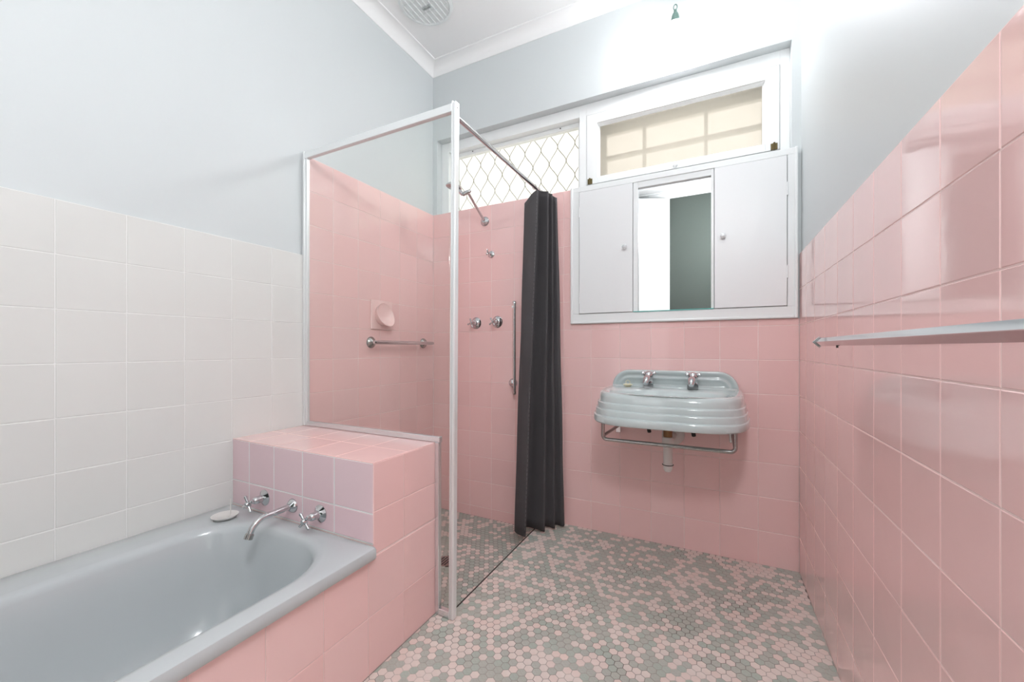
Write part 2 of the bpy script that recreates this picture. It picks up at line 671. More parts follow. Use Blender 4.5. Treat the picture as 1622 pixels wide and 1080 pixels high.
def part(name, m, parent, *boxes, bevel=.0015):
    mb = MB()
    for b in boxes:
        mb.box(*b)
    return mb.build(name, m, parent, bevel=bevel)


w1 = part('window_1', gloss_white, None,
          (OX0, -1.559, FY, FY + .10, 1.8366, OZ1), (-1.559, -.673, FY, FY + .10, 2.252, OZ1),
          (-1.559, -.6725, FY + .004, FY + .10, 1.8366, 1.850))
structure(w1, 'left window light behind a diamond wire security screen', 'window')
part('sash_frame', gloss_white, w1, (-1.559, -1.537, FY + .045, FY + .08, 1.850, 2.252),
     (-.693, -.673, FY + .045, FY + .08, 1.850, 2.252), (-1.537, -.693, FY + .045, FY + .08, 2.228, 2.252),
     (-1.537, -.693, FY + .045, FY + .08, 1.850, 1.862))
MB().box(-1.537, -.693, FY + .06, FY + .064, 1.862, 2.228).build('pane', pane_clear, w1)
for sx in (-1.40, -.80):
    MB().lathe((sx, FY + .043, 2.243), (0, -1, 0), [(.0035, 0), (.0035, .002), (0, .003)], 10).build('screw', dark_metal, w1)
gy = FY + .115
WP, HPD = .054, .19
for i in range(18):
    xc = -1.60 + WP * (i + .5)
    sgn = 1 if i % 2 else -1
    pts = []
    for k in range(0, 49):
        z = 1.80 + .5 * k / 48
        t = ((z - 1.80) / HPD) % 1
        tri = 4 * abs(t - .5) - 1
        tri = max(-1, min(1, tri * 1.22))
        tri = math.sin(tri * math.pi / 2) * .35 + tri * .65
        pts.append((min(xc + sgn * tri * (WP / 2 - .0009), -.676), gy + .001 * sgn, z))
    MB().tube(pts, .0025, 6).build('security_wire', wire_m, w1, smooth=60)
part('screen_frame', wire_m, w1, (-1.62, -1.575, gy - .01, gy + .01, 1.79, 2.31), (-.676, -.640, gy - .01, gy + .01, 1.79, 2.31),
     (-1.575, -.676, gy - .01, gy + .01, 2.29, 2.31), (-1.575, -.676, gy - .01, gy + .01, 1.79, 1.80))

w2 = part('window_2', gloss_white, None,
          (-.673, -.632, FY, FY + .10, 1.8366, OZ1), (.2635, OX1, FY, FY + .10, 1.8366, OZ1),
          (-.632, .2635, FY, FY + .10, 2.2505, OZ1), (-.632, .2635, FY, FY + .10, 1.8366, 1.866))
structure(w2, 'right hopper window with white sash and cream outer bars', 'window')
sx0, sx1, sz0, sz1 = -.6305, .262, 1.8675, 2.249
gx0, gx1, gz0, gz1 = -.573, .207, 1.903, 2.197
sash = part('sash', gloss_white, w2, (sx0, gx0, FY - .002, FY + .04, sz0, sz1), (gx1, sx1, FY - .002, FY + .04, sz0, sz1),
            (gx0, gx1, FY - .002, FY + .04, gz1, sz1), (gx0, gx1, FY - .002, FY + .04, sz0, gz0))
bead = MB()
r0 = [(gx0, gz0), (gx1, gz0), (gx1, gz1), (gx0, gz1)]
d = .010
r1 = [(gx0 + d, gz0 + d), (gx1 - d, gz0 + d), (gx1 - d, gz1 - d), (gx0 + d, gz1 - d)]
bead.loft([[(x, FY + .006, z) for x, z in r0], [(x, FY + .022, z) for x, z in r1], [(x, FY + .034, z) for x, z in r1],
           [(x, FY + .034, z) for x, z in r0]], False, False)
bead.build('glazing_bead', gloss_white, sash)
MB().box(gx0 + .001, gx1 - .001, FY + .026, FY + .030, gz0 + .001, gz1 - .001).build('pane', pane_cream, sash)
MB().lathe((-.176, FY - .002, 1.884), (0, -1, 0), [(.012, 0), (.011, .006), (.006, .009), (0, .01)], 16).build('catch', gloss_white, sash, smooth=40)
for hx in (-.612, .241):
    hg = MB().box(hx - .013, hx + .013, FY - .006, FY - .0005, 1.868, 1.897).build('hinge', antique, w2, bevel=.001)
    MB().tube([(hx, FY - .008, 1.866), (hx, FY - .008, 1.899)], .0045, 8).build('hinge_pin', antique, hg)
ey = 2.305
part('outer_frame', screen_m, w2, (-.66, -.555, ey, ey + .03, 1.83, 2.31), (.205, .30, ey, ey + .03, 1.83, 2.31),
     (-.555, .205, ey, ey + .03, 2.19, 2.31), (-.555, .205, ey, ey + .03, 1.83, 1.88), bevel=0)
for bx in (-.347, -.040):
    part('outer_bar', screen_m, w2, (bx - .009, bx + .009, ey + .004, ey + .026, 1.88, 2.19), bevel=0)
part('outer_bar', screen_m, w2, (-.555, .205, ey + .002, ey + .028, 2.048, 2.068), bevel=0)

# --- neighbour's wall outside
nb = MB().box(-9, 7, 4.0, 4.2, -1.5, 5.2).build('neighbour_wall', cream_wall)
nb['label'] = 'cream rendered wall outside, seen through the windows'
nb['category'] = 'outside wall'

# ================================================================== BATH
HX, HY0, HZ = -.910, .885, .624                       # surround side plane, hob front, hob top
RIM = .378
su = thing('bath_surround', (-1.27, 1.0, 0), 'pink tiled bath surround with raised tap ledge at its end', 'bath surround')
bd = MB()
bd.box(XL + .0005, HX - .0016, HY0 + .0016, PANY + .008, 0, HZ - .0016)
bd.box(XL + .0005, HX - .0016, -.465, -.40, 0, RIM - .036)
bd.box(HX - .06, HX - .0016, -.465, HY0 + .0016, 0, RIM - .034)
bd.build('core', grout_pink, su)
# bright grout behind the tap tiles
MB().box(XL + .001, HX - .0035, HY0 + .0010, HY0 + .0016, RIM, HZ - .003).build('tap_wall_grout', grout_bright, su)
lay_tiles(su, 'B', HY0, [XL + .001, -1.531, -1.386, -1.233, -1.080, HX - .001], [RIM + .002, .470, HZ - .002], pink_lilac, gap=.0042)
lay_tiles(su, 'T', HZ, [XL + .001, -1.531, -1.379, -1.227, -1.075, HX - .001], [HY0 + .001, 1.037, PANY + .007], pink, gap=.0009)
ap_rows = [0.001, .018, .171, .324, .477, HZ - .002]
ap_cols = sorted([PANY + .006] + [1.018 - .1515 * k for k in range(10)])
hob_cols = [HY0 + .001] + [y for y in ap_cols if y > HY0 + .01]
low_cols = [y for y in ap_cols]


def side_tiles(us, vs_):
    Rm = Matrix(((0, 0, 1), (1, 0, 0), (0, 1, 0)))
    for (u0, u1, v0, v1) in cells(us, vs_, ()):
        o = bpy.data.objects.new('tile', tile_mesh(u1 - u0 - .002, v1 - v0 - .002, pink))
        o.location = Vector((HX, (u0 + u1) / 2, (v0 + v1) / 2)) - ORIGIN[su.name]
        o.rotation_euler = (Rm @ Matrix.Rotation(random.gauss(0, .001), 3, 'X') @ Matrix.Rotation(random.gauss(0, .001), 3, 'Y')).to_euler()
        col.objects.link(o)
        o.parent = su


side_tiles(hob_cols, [RIM - .03, .477, HZ - .002])
side_tiles([-.465] + [y for y in low_cols if y > -.45], [0.001, .171, RIM - .034])

bt = thing('bathtub', (-1.26, .05, 0), 'grey enamel built-in bathtub with wide rim', 'bathtub')
ox0, ox1, oy0, oy1 = XL + .0015, -.893, -.46, HY0 - .0015
bx0, bx1, by0, by1 = -1.500, -.962, -.34, .822


def ring(x0, x1, y0, y1, r, z):
    return [Vector((x, y, z)) for x, y in rrect(x0, x1, y0, y1, r, 12, 12)]


rings = [ring(ox0 + .03, ox1 - .012, oy0 + .03, oy1 - .012, .004, RIM - .034),
         ring(ox0, ox1 - .003, oy0, oy1 - .001, .004, RIM - .034),
         ring(ox0, ox1, oy0, oy1, .006, RIM - .028),
         ring(ox0, ox1, oy0, oy1, .006, RIM - .009),
         ring(ox0 + .001, ox1 - .003, oy0 + .001, oy1 - .001, .008, RIM - .002),
         ring(ox0 + .006, ox1 - .010, oy0 + .006, oy1 - .004, .012, RIM),
         ring(bx0 - .022, bx1 + .022, by0 - .022, by1 + .022, .20, RIM - .0005),
         ring(bx0 - .008, bx1 + .008, by0 - .008, by1 + .008, .195, RIM - .003),
         ring(bx0, bx1, by0, by1, .19, RIM - .010),
         ring(bx0 + .006, bx1 - .006, by0 + .010, by1 - .006, .185, RIM - .024),
         ring(bx0 + .018, bx1 - .018, by0 + .05, by1 - .018, .175, RIM - .10),
         ring(bx0 + .034, bx1 - .034, by0 + .12, by1 - .034, .165, RIM - .19),
         ring(bx0 + .052, bx1 - .052, by0 + .18, by1 - .055, .155, RIM - .26),
         ring(bx0 + .078, bx1 - .078, by0 + .23, by1 - .085, .14, RIM - .305),
         ring(bx0 + .115, bx1 - .115, by0 + .29, by1 - .125, .11, RIM - .328),
         ring(bx0 + .16, bx1 - .16, by0 + .36, by1 - .18, .07, RIM - .335)]
MB().loft(rings, False, True).build('shell', bath_grey, bt, smooth=50)
MB().lathe((-1.229, .60, RIM - .3345), (0, 0, 1), [(.03, 0), (.03, .002), (.022, .003), (.0, .001)], 20).build('waste', chrome, bt, smooth=40)


def cross_handle(mb_o, axis, o, arm=.0275, r=.0048, rot=.5):
    axis = Vector(axis).normalized()
    e1 = Vector((0, 0, 1))
    e2 = axis.cross(e1)
    o = Vector(o)
    mb = MB()
    mb.lathe(o - axis * .008, axis, [(.006, 0), (.0095, .002), (.010, .012), (.007, .017), (0, .018)], 16)
    for k in range(4):
        a = rot + k * math.pi / 2
        dvec = e1 * math.cos(a) + e2 * math.sin(a)
        mb.tube([o + dvec * .004, o + dvec * arm * .75, o + dvec * arm, o + dvec * (arm + .003)], [r * .8, r, r * 1.15, r * .5], 10)
    return mb


def bath_tap(x, z, label, rot):
    t = thing('bath_tap', (x, HY0, z), label, 'tap', 'bath taps on the tiled ledge')
    MB().lathe((x, HY0 + .001, z), (0, -1, 0), [(.028, 0), (.028, .003), (.022, .007), (.015, .012), (.0135, .014)], 28).build('flange', chrome, t, smooth=40)
    MB().lathe((x, HY0 - .012, z), (0, -1, 0), [(.013, 0), (.0125, .02), (.010, .027), (.0075, .029), (.006, .046)], 20).build('body', chrome, t, smooth=35)
    cross_handle(None, (0, -1, 0), (x, HY0 - .058, z - .004), rot=rot).build('cross_handle', chrome, t, smooth=40)
    return t


bath_tap(-1.437, .433, 'chrome cross-handle bath tap nearest the white tiled wall', .55)
bath_tap(-1.142, .431, 'chrome cross-handle bath tap nearest the pink ledge corner', .75)
sp = thing('bath_spout', (-1.281, HY0, .432), 'curved chrome bath spout between the two cross-handle taps', 'spout')
MB().lathe((-1.281, HY0 + .001, .432), (0, -1, 0), [(.024, 0), (.024, .003), (.021, .008), (.014, .016), (.012, .018)], 28).build('flange', chrome, sp, smooth=40)
pth = [(-1.281, HY0 - .012, .432), (-1.281, HY0 - .09, .431)]
for i in range(1, 9):
    a = i / 8 * math.radians(72)
    pth.append((-1.281, HY0 - .09 - .055 * math.sin(a), .431 - .055 * (1 - math.cos(a))))
MB().tube(pth, [.0105] + [.0095] * (len(pth) - 1), 16).build('pipe', chrome, sp, smooth=40)
e = Vector(pth[-1])
dv = (e - Vector(pth[-2])).normalized()
MB().lathe(e - dv * .002, dv, [(.010, 0), (.0125, .002), (.0125, .016), (.0105, .017), (.009, .012)], 20).build('aerator', steel, sp, smooth=35)

pl = thing('white_dish', (-1.515, .795, RIM), 'small round white dish with thin upright rod on bath ledge', 'dish')
MB().lathe((-1.515, .795, RIM + .0003), (0, 0, 1), [(.020, 0), (.034, .004), (.040, .010), (.041, .012), (.039, .0125), (.030, .008), (0, .0065)], 32).build('plate', plastic, pl, smooth=45)
MB().tube([(-1.505, .808, RIM + .006), (-1.505, .808, RIM + .065)], .0016, 8).build('rod', plastic, pl)

# ================================================================== SHOWER SCREEN, ROD, CURTAIN
ss = thing('shower_screen', (-1.24, PANY, 0), 'clear glass shower screen in bright metal frame on the pink ledge', 'shower screen')
PT = 1.842
y0, y1 = PANY - .011, PANY + .011
gl = MB()
gp = [(XL + .02, HZ + .018), (HX + .016, HZ + .018), (HX + .016, .024), (-.846, .024), (-.835, PT - .025), (XL + .02, PT - .025)]
gl.loft([[(x, PANY - .002, z) for x, z in gp], [(x, PANY + .002, z) for x, z in gp]])
gl.build('glass_panel', shower_glass, ss)
part('wall_channel', alu_white, ss, (XL + .0008, XL + .012, y0, y1, HZ + .001, PT), (XL + .012, XL + .026, y0 + .004, y1 - .004, HZ + .001, PT - .004))
part('top_rail', alu_white, ss, (XL + .012, -.8355, y0 + .001, y1 - .001, PT - .033, PT - .004))
part('ledge_channel', alu, ss, (XL + .026, HX + .022, y0 + .002, y1 - .002, HZ + .001, HZ + .022))
part('side_channel', alu, ss, (HX + .001, HX + .018, y0 + .002, y1 - .002, .003, HZ + .001))
part('bottom_track', alu, ss, (HX + .0185, -.8472, y0 + .001, y1 - .001, .003, .026))


def lean_box(name, parent, x0, x1, ya, yb, za, zb, m=alu_white, bevel=.0012):
    mb = MB().box(x0, x1, ya, yb, za, zb)
    for v in mb.v:
        v.x += .012 * v.z / PT
    return mb.build(name, m, parent, bevel=bevel)


po = lean_box('corner_post', ss, -.8470, -.8405, y0, y1, .001, PT + .004)
lean_box('post_profile', po, -.8402, -.8270, y0 - .001, y1 + .002, .001, PT, bevel=.003)
lean_box('post_rib', po, -.8420, -.8390, y0 - .0025, y0 - .001, .02, PT, bevel=.0006)
MB().lathe((-.8148, PANY, PT - .022), (1, 0, 0), [(.003, -.001), (.003, .0008), (0, .001)], 10).build('screw', dark_metal, po)

rd = thing('curtain_rod', (-.845, 2.1, 1.815), 'chrome curtain rod from screen post to back wall', 'curtain rod')
MB().tube([(-.845, y1 + .004, 1.815), (-.845, YB - .002, 1.815)], .0095, 18).build('tube', chrome, rd, smooth=60)
MB().lathe((-.845, YB - .0005, 1.815), (0, -1, 0), [(.022, 0), (.022, .004), (.012, .012)], 24).build('wall_flange', chrome, rd, smooth=40)

# curtain: fold profile at top and at bottom
prof_t = [(831, 1.925, 322), (836, 1.914, 316), (843, 1.906, 306), (851.5, 1.902, 300), (853, 1.908, 300), (850, 1.962, 301), (853, 1.984, 302),
          (861, 1.972, 303), (868, 1.958, 303), (869, 1.968, 304), (866, 2.012, 305), (869, 2.024, 306), (874, 2.010, 307),
          (875, 2.018, 308), (873, 2.044, 309), (877, 2.050, 311), (880.5, 2.042, 313), (882, 2.066, 313)]
prof_b = [(815, 1.880, 0), (818, 1.862, 0), (825, 1.850, 0), (831.5, 1.845, 0), (833, 1.852, 0), (828, 1.925, 0), (834, 1.960, 0),
          (850, 1.953, 0), (862, 1.941, 0), (863, 1.950, 0), (860, 1.998, 0), (867, 2.012, 0), (878, 2.000, 0),
          (879, 2.010, 0), (876, 2.042, 0), (883, 2.052, 0), (892, 2.040, 0), (894, 2.066, 0)]


def smooth_poly(pts, it=2):
    for _ in range(it):
        out = [pts[0]]
        for a, b in zip(pts, pts[1:]):
            out += [a * .75 + b * .25, a * .25 + b * .75]
        out.append(pts[-1])
        pts = out
    return pts


pt = smooth_poly([onY(u, v, y) for u, y, v in prof_t])
pb = smooth_poly([Vector((onY(u, 840, y).x, y, .012)) for u, y, v in prof_b])
sc = thing('shower_curtain', (-.84, 1.97, 0), 'charcoal grey fabric shower curtain bunched at the back wall', 'curtain')
NV = 40
verts, faces = [], []
n = len(pt)
for k in range(NV + 1):
    t = k / NV
    for i in range(n):
        a, b = pt[i], pb[i]
        tt = t ** 1.05
        p = a.lerp(b, tt)
        wob = .003 * math.sin(i * .9 + t * 5) * math.sin(math.pi * t) + .002 * math.sin(t * 17 + i * .4) * math.sin(math.pi * t)
        verts.append(Vector((p.x + wob, p.y - wob * .5, p.z)))
for k in range(NV):
    for i in range(n - 1):
        faces.append((k * n + i, k * n + i + 1, (k + 1) * n + i + 1, (k + 1) * n + i))
cm = MB()
cm.v, cm.f = verts, faces
cu = cm.build('fabric', curtain_m, sc, smooth=80)
sm = cu.modifiers.new('solidify', 'SOLIDIFY')
sm.thickness = .0022
sm.offset = 0
# hem stitching along the leading edge and the top hem
hi = max(range(n), key=lambda i: (pt[i].x if pt[i].y < 1.92 else -9))
hm = MB()
for k in range(0, NV * 2):
    t = (k + .2) / (NV * 2)
    a, b = pt[hi - 2], pb[hi - 2]
    p = a.lerp(b, t ** 1.05) + Vector((.0, -.0024, 0))
    hm.box(p.x - .0007, p.x + .0007, p.y - .0006, p.y + .0006, p.z - .011, p.z + .003)
st = hm.build('hem_stitching', stitch_m, sc)
st['kind'] = 'stuff'
for k, yy in enumerate((1.935, 1.985, 2.02, 2.05)):
    cyl = [(-.845 + .0125 * math.cos(a), yy + .004 * math.sin(a * .5), 1.8145 + .0125 * math.sin(a)) for a in [i * 2 * math.pi / 16 for i in range(17)]]
    MB().tube(cyl, .0016, 6).build('curtain_ring', chrome, sc, smooth=60)

# ================================================================== SHOWER FITTINGS
sr = thing('shower_rose', (-1.247, YB, 1.737), 'chrome shower rose on angled arm below the window', 'shower head')
MB().lathe((-1.247, YB + .0005, 1.737), (0, -1, 0), [(.029, 0), (.029, .004), (.026, .009), (.012, .016), (.010, .018)], 28).build('flange', chrome, sr, smooth=40)
a0, a1 = Vector((-1.247, YB - .01, 1.740)), onY(741, 304, 1.88)
MB().tube([a0, a0.lerp(a1, .5), a1], .0078, 14).build('arm', chrome, sr, smooth=50)
a2 = a1 + Vector((-.030, -.006, -.010))
MB().tube([a1 + Vector((.020, .003, .004)), a1 + Vector((.010, .002, .002)), a1, a2], [.004, .010, .0115, .012], 14).build('swivel', chrome, sr, smooth=50)
ax = Vector((-.16, -.10, -.98)).normalized()
rc = onY(719, 296, 1.865)
MB().tube([a2, (a2 + rc) / 2 + Vector((0, 0, .004)), rc + Vector((0, 0, .012))], [.011, .012, .016], 14).build('neck', chrome, sr, smooth=50)
ro = MB().lathe(rc - ax * .030, ax, [(.010, 0), (.020, .004), (.030, .014), (.044, .026), (.046, .030), (.045, .034), (.041, .035)], 32).build('rose_head', chrome, sr, smooth=40)
MB().lathe(rc + ax * .0052, ax, [(.0405, 0), (.039, .0012), (0, .003)], 32).build('rose_face', steel, ro, smooth=40)

hk = thing('shower_hook', (-1.202, YB, 1.532), 'small chrome hook on the tiles below the shower arm', 'hook')
MB().lathe((-1.202, YB + .0005, 1.532), (0, -1, 0), [(.021, 0), (.021, .003), (.017, .007), (.007, .010), (.006, .02)], 24).build('flange', chrome, hk, smooth=40)
hkp = MB()
hkp.tube([(-1.203, YB - .018, 1.532), (-1.206, YB - .034, 1.533), (-1.208, YB - .040, 1.545), (-1.208, YB - .040, 1.556)], [.006, .006, .005, .004], 10)
hkp.tube([(-1.206, YB - .030, 1.532), (-1.214, YB - .040, 1.528)], [.005, .007], 10)
hkp.build('clip', chrome, hk, smooth=50)


def shower_tap(x, z, label, rot):
    t = thing('shower_tap', (x, YB, z), label, 'tap', 'shower taps on the back wall')
    MB().lathe((x, YB + .0005, z), (0, -1, 0), [(.036, 0), (.036, .003), (.031, .010), (.021, .019), (.017, .021)], 32).build('flange', chrome, t, smooth=35)
    MB().lathe((x, YB - .018, z), (0, -1, 0), [(.0165, 0), (.015, .016), (.010, .020), (.007, .032)], 20).build('body', chrome, t, smooth=35)
    cross_handle(None, (0, -1, 0), (x, YB - .056, z - .002), arm=.026, rot=rot).build('cross_handle', chrome, t, smooth=40)
    return t


shower_tap(-1.310, 1.121, 'chrome cross-handle shower tap nearest the glass screen', .3)
shower_tap(-1.162, 1.124, 'chrome cross-handle shower tap nearest the dark curtain', .6)

vr = thing('slide_rail', (-1.055, YB, .764), 'slim upright chrome rail with round wall mount beside the curtain', 'rail')
vx, vy = -1.025, YB - .045
MB().tube([(vx, vy, .715), (vx, vy, 1.225)], .0085, 14).build('bar', chrome, vr, smooth=50)
for zz, sg in ((.707, -1), (1.232, 1)):
    MB().lathe((vx, vy, zz), (0, 0, sg), [(.0105, -.012), (.0105, .002), (.007, .006), (0, .007)], 14).build('end_cap', chrome, vr, smooth=50)
MB().lathe((-1.055, YB + .0005, .764), (0, -1, 0), [(.027, 0), (.027, .004), (.024, .012), (.016, .022), (.008, .026), (0, .027)], 28).build('wall_mount', chrome, vr, smooth=50)
MB().tube([(-1.050, YB - .02, .760), (-1.040, YB - .040, .757), (vx, vy, .755)], .006, 10).build('bracket', chrome, vr, smooth=50)
MB().lathe((vx - .022, YB + .0005, 1.205), (.25, -.97, 0), [(.010, 0), (.010, .004), (.006, .006), (.006, .046)], 18).build('wall_mount', chrome, vr, smooth=50)

sd = thing('soap_dish', (XL, 1.648, 1.07), 'pink ceramic soap dish with scooped bowl on shower wall', 'soap dish')
part('back_plate', ceramic_pink, sd, (XL + .0005, XL + .009, 1.570, 1.727, 1.069, 1.227), bevel=.003)
# scooped shell: half bowl opening upwards and outwards
nb_, mrings = 28, []
cy_, cz_ = 1.650, 1.150
for k in range(11):
    s = k / 10
    rr = []
    for i in range(nb_):
        a = 2 * math.pi * i / nb_
        yy, zz = math.cos(a) * .062, math.sin(a) * .066
        out_ = .016 + .044 * ((1 - math.sin(a)) / 2) ** 1.6 + (.0016 * math.sin(a * 9) if math.sin(a) > .2 else 0)
        if k <= 4:                                    # outer skin, from the plate to the lip
            q = k / 4
            taper = .86 + .14 * q
            xx = .003 + (out_ - .003) * q
        elif k == 5:
            taper, xx = .965, out_ + .001
        else:                                         # inner skin back down to the dish floor
            q = (k - 5) / 5
            taper = .93 - .80 * q ** 1.8
            xx = out_ * (1 - q) ** 1.5 + .0055 * q
        rr.append(Vector((XL + .004 + xx, cy_ + yy * taper, cz_ + zz * taper)))
    mrings.append(rr)
MB().loft(mrings, False, True).build('scoop', ceramic_pink, sd, smooth=60)

gr = thing('grab_rail', (XL, 1.79, .998), 'short chrome grab rail under the soap dish', 'rail')
for yy in (1.575, 2.005):
    MB().lathe((XL + .0005, yy, .998), (1, 0, 0), [(.031, 0), (.031, .003), (.026, .010), (.012, .018), (.009, .020), (.009, .050)], 28).build('flange', steel, gr, smooth=40)
MB().tube([(XL + .050, 1.548, .998), (XL + .050, 1.56, .998), (XL + .050, 2.03, .998), (XL + .050, 2.043, .998)], [.008, .0105, .0105, .008], 16).build('bar', chrome, gr, smooth=60)

fd = thing('floor_drain', (DRX, DRY, SHZ), 'round dark drain grate in the shower floor', 'drain')
MB().lathe((DRX, DRY, SHZ - .002), (0, 0, 1), [(.038, 0), (.038, .0018), (0, .0018)], 28).build('pit', black_rub, fd)
MB().lathe((DRX, DRY, SHZ - .003), (0, 0, 1), [(.047, 0), (.047, .0042), (.038, .0044), (.037, 0)], 28).build('rim', steel, fd, smooth=30)
for k in range(-2, 3):
    h = math.sqrt(.037 ** 2 - (k * .014) ** 2)
    part('bar', steel, fd, (DRX + k * .014 - .003, DRX + k * .014 + .003, DRY - h, DRY + h, SHZ - .0005, SHZ + .001), bevel=0)

# ================================================================== CABINET
ca = thing('mirror_cabinet', ((CX0 + CX1) / 2, YB, CZ0), 'white recessed wall cabinet with centre mirror and two doors', 'cabinet')
CF = YB - .010                                        # face of the cabinet frame
MX0, MX1 = -.368, -.005
DZ0, DZ1 = 1.150, 1.808
part('frame', gloss_white, ca,
     (CX0 + .001, CX1 - .001, CF, CF + .03, CZ0 + .001, DZ0), (CX0 + .001, CX1 - .001, CF, CF + .03, DZ1, CZ1 - .001),
     (CX0 + .001, -.653, CF, CF + .03, DZ0, DZ1), (.283, CX1 - .001, CF, CF + .03, DZ0, DZ1),
     (MX0 - .002, MX0 + .022, CF + .004, CF + .03, DZ0, DZ1), (MX1 - .010, MX1 + .002, CF + .004, CF + .03, DZ0, DZ1),
     (MX0 + .022, MX1 - .010, CF + .004, CF + .03, 1.778, DZ1))
part('outer_moulding', gloss_white, ca,
     (CX0, CX0 + .012, CF - .007, CF, CZ0, CZ1), (CX1 - .012, CX1, CF - .007, CF, CZ0, CZ1),
     (CX0 + .012, CX1 - .012, CF - .007, CF, CZ0, CZ0 + .012), bevel=.003)
part('carcass', door_white, ca, (CX0 + .004, CX1 - .004, CF + .03, CF + .035, CZ0 + .004, CZ1 - .004), bevel=0)
for (x0, x1, kx, hx) in ((-.6505, MX0 - .004, -.409, -.6525), (MX1 + .004, .2805, .034, .2825)):
    dr = part('door', door_white, ca, (x0, x1, CF - .004, CF + .014, DZ0 + .003, DZ1 - .003), bevel=.0012)
    dr['label'] = 'flat white cabinet door'
    kb = MB().lathe((kx, CF - .004, 1.482), (0, -1, 0), [(.005, 0), (.005, .008), (.010, .012), (.0125, .018), (.011, .024), (.006, .027), (0, .028)], 8)
    kb = kb.build('knob', knob_glass, dr, smooth=20)
    kb['label'] = 'clear faceted knob'
    for hz in (1.30, 1.66) if hx > 0 else (1.235, 1.70):
        MB().tube([(hx, CF - .003, hz - .028), (hx, CF - .003, hz + .028)], .0035, 8).build('hinge', gloss_white, dr, smooth=60)
mi = MB().box(MX0 + .022, MX1 - .010, CF + .018, CF + .022, 1.153, 1.778).build('mirror', mirror_m, ca)
mi['label'] = 'silvered mirror reflecting a grey wall and white door'
part('glass_shelf', glass_edge, ca, (MX0 - .001, MX1 + .001, CF - .003, CF + .016, 1.1505, 1.1545), bevel=0)

# ================================================================== BASIN
BCX = -.185
bs = thing('wash_basin', (BCX, YB, .655), 'pale grey ceramic wall basin with ribbed front and low splashback', 'basin')
NB, NK = 72, 14


def basin_ring(w, D, z, nexp=4.2, back=YB - .002):
    out = []
    for i in range(NB + 1):
        a = math.pi * i / NB
        cx_, sy_ = math.cos(a), math.sin(a)
        x = w * math.copysign(abs(cx_) ** (2 / nexp), cx_)
        dd = D * abs(sy_) ** (2 / nexp)
        out.append(Vector((BCX + x, back - dd, z)))
    p, q = out[-1], out[0]
    for k in range(1, NK):
        out.append(p.lerp(q, k / NK))
    return out


BW, BD, BZ = .317, .478, .652
rg = [basin_ring(BW - .05, BD - .06, BZ + .012), basin_ring(BW - .012, BD - .014, BZ), basin_ring(BW - .003, BD - .003, BZ + .001), basin_ring(BW, BD, BZ + .006)]
w, D, z = BW, BD, BZ + .006
for k, hgt in enumerate((.024, .024, .023)):
    rg.append(basin_ring(w - .0008, D - .001, z + hgt - .004))
    rg.append(basin_ring(w - .002, D - .0025, z + hgt - .0012))
    rg.append(basin_ring(w - .0055, D - .0125, z + hgt + .0004))
    z += hgt + .0012
    w -= .006
    D -= .0158
    rg.append(basin_ring(w, D, z + .0016))
    z += .0016
rg.append(basin_ring(w - .001, D - .003, z + .020))
rg.append(basin_ring(w - .003, D - .009, z + .032))
rg.append(basin_ring(w - .008, D - .019, z + .0385))
zt = z + .040
rg.append(basin_ring(w - .018, D - .032, zt))
outer = rg[-1]
bc = Vector((BCX, 1.815, 0))


def bowl_ring(base, a_, b_, z_, blend=1.0):
    out = []
    for p in base:
        an = math.atan2((p.y - bc.y) / b_, (p.x - bc.x) / a_)
        c, s = math.cos(an), math.sin(an)
        ex = 2 / 2.6
        q = Vector((bc.x + a_ * math.copysign(abs(c) ** ex, c), bc.y + b_ * math.copysign(abs(s) ** ex, s), z_))
        out.append(q)
    return out


for (aa, bb, dz) in ((.236, .134, -.001), (.228, .127, -.006), (.220, .120, -.018), (.205, .108, -.05), (.17, .09, -.085), (.10, .06, -.105), (.03, .03, -.11)):
    rg.append(bowl_ring(outer, aa, bb, zt + dz))
MB().loft(rg, True, True).build('bowl', basin_grey, bs, smooth=38)
# splashback: rounded plate with stepped face
s0, s1, sb0, sb1 = BCX - .284, BCX + .284, zt - .02, .858


def splash(ins, y):
    r = max(.085 - ins, .02)
    x0, x1, z1_ = s0 + ins, s1 - ins, sb1 - ins
    pts = [(x1, sb0 + ins * .6)] + arc(x1 - r, z1_ - r, r, 0, math.pi / 2, 10) + arc(x0 + r, z1_ - r, r, math.pi / 2, math.pi, 10) + [(x0, sb0 + ins * .6)]
    return [Vector((x, y, zz)) for x, zz in pts]


MB().loft([splash(0, YB - .002), splash(0, YB - .026), splash(.003, YB - .031), splash(.007, YB - .032), splash(.016, YB - .031), splash(.022, YB - .024),
           splash(.030, YB - .024), splash(.034, YB - .030), splash(.040, YB - .031), splash(.046, YB - .026), splash(.055, YB - .024)]).build('splashback', basin_grey, bs, smooth=60)
# ledge ridge behind the bowl
MB().loft([[(x, y, zz) for x, y, zz in ((xx, YB - .060, zt - .001), (xx, YB - .05, zt + .006), (xx, YB - .03, zt + .008), (xx, YB - .004, zt + .008), (xx, YB - .004, zt - .004))]
           for xx in (s0 + .006, s1 - .006)]).build('tap_ledge', basin_grey, bs, bevel=.002, smooth=60)


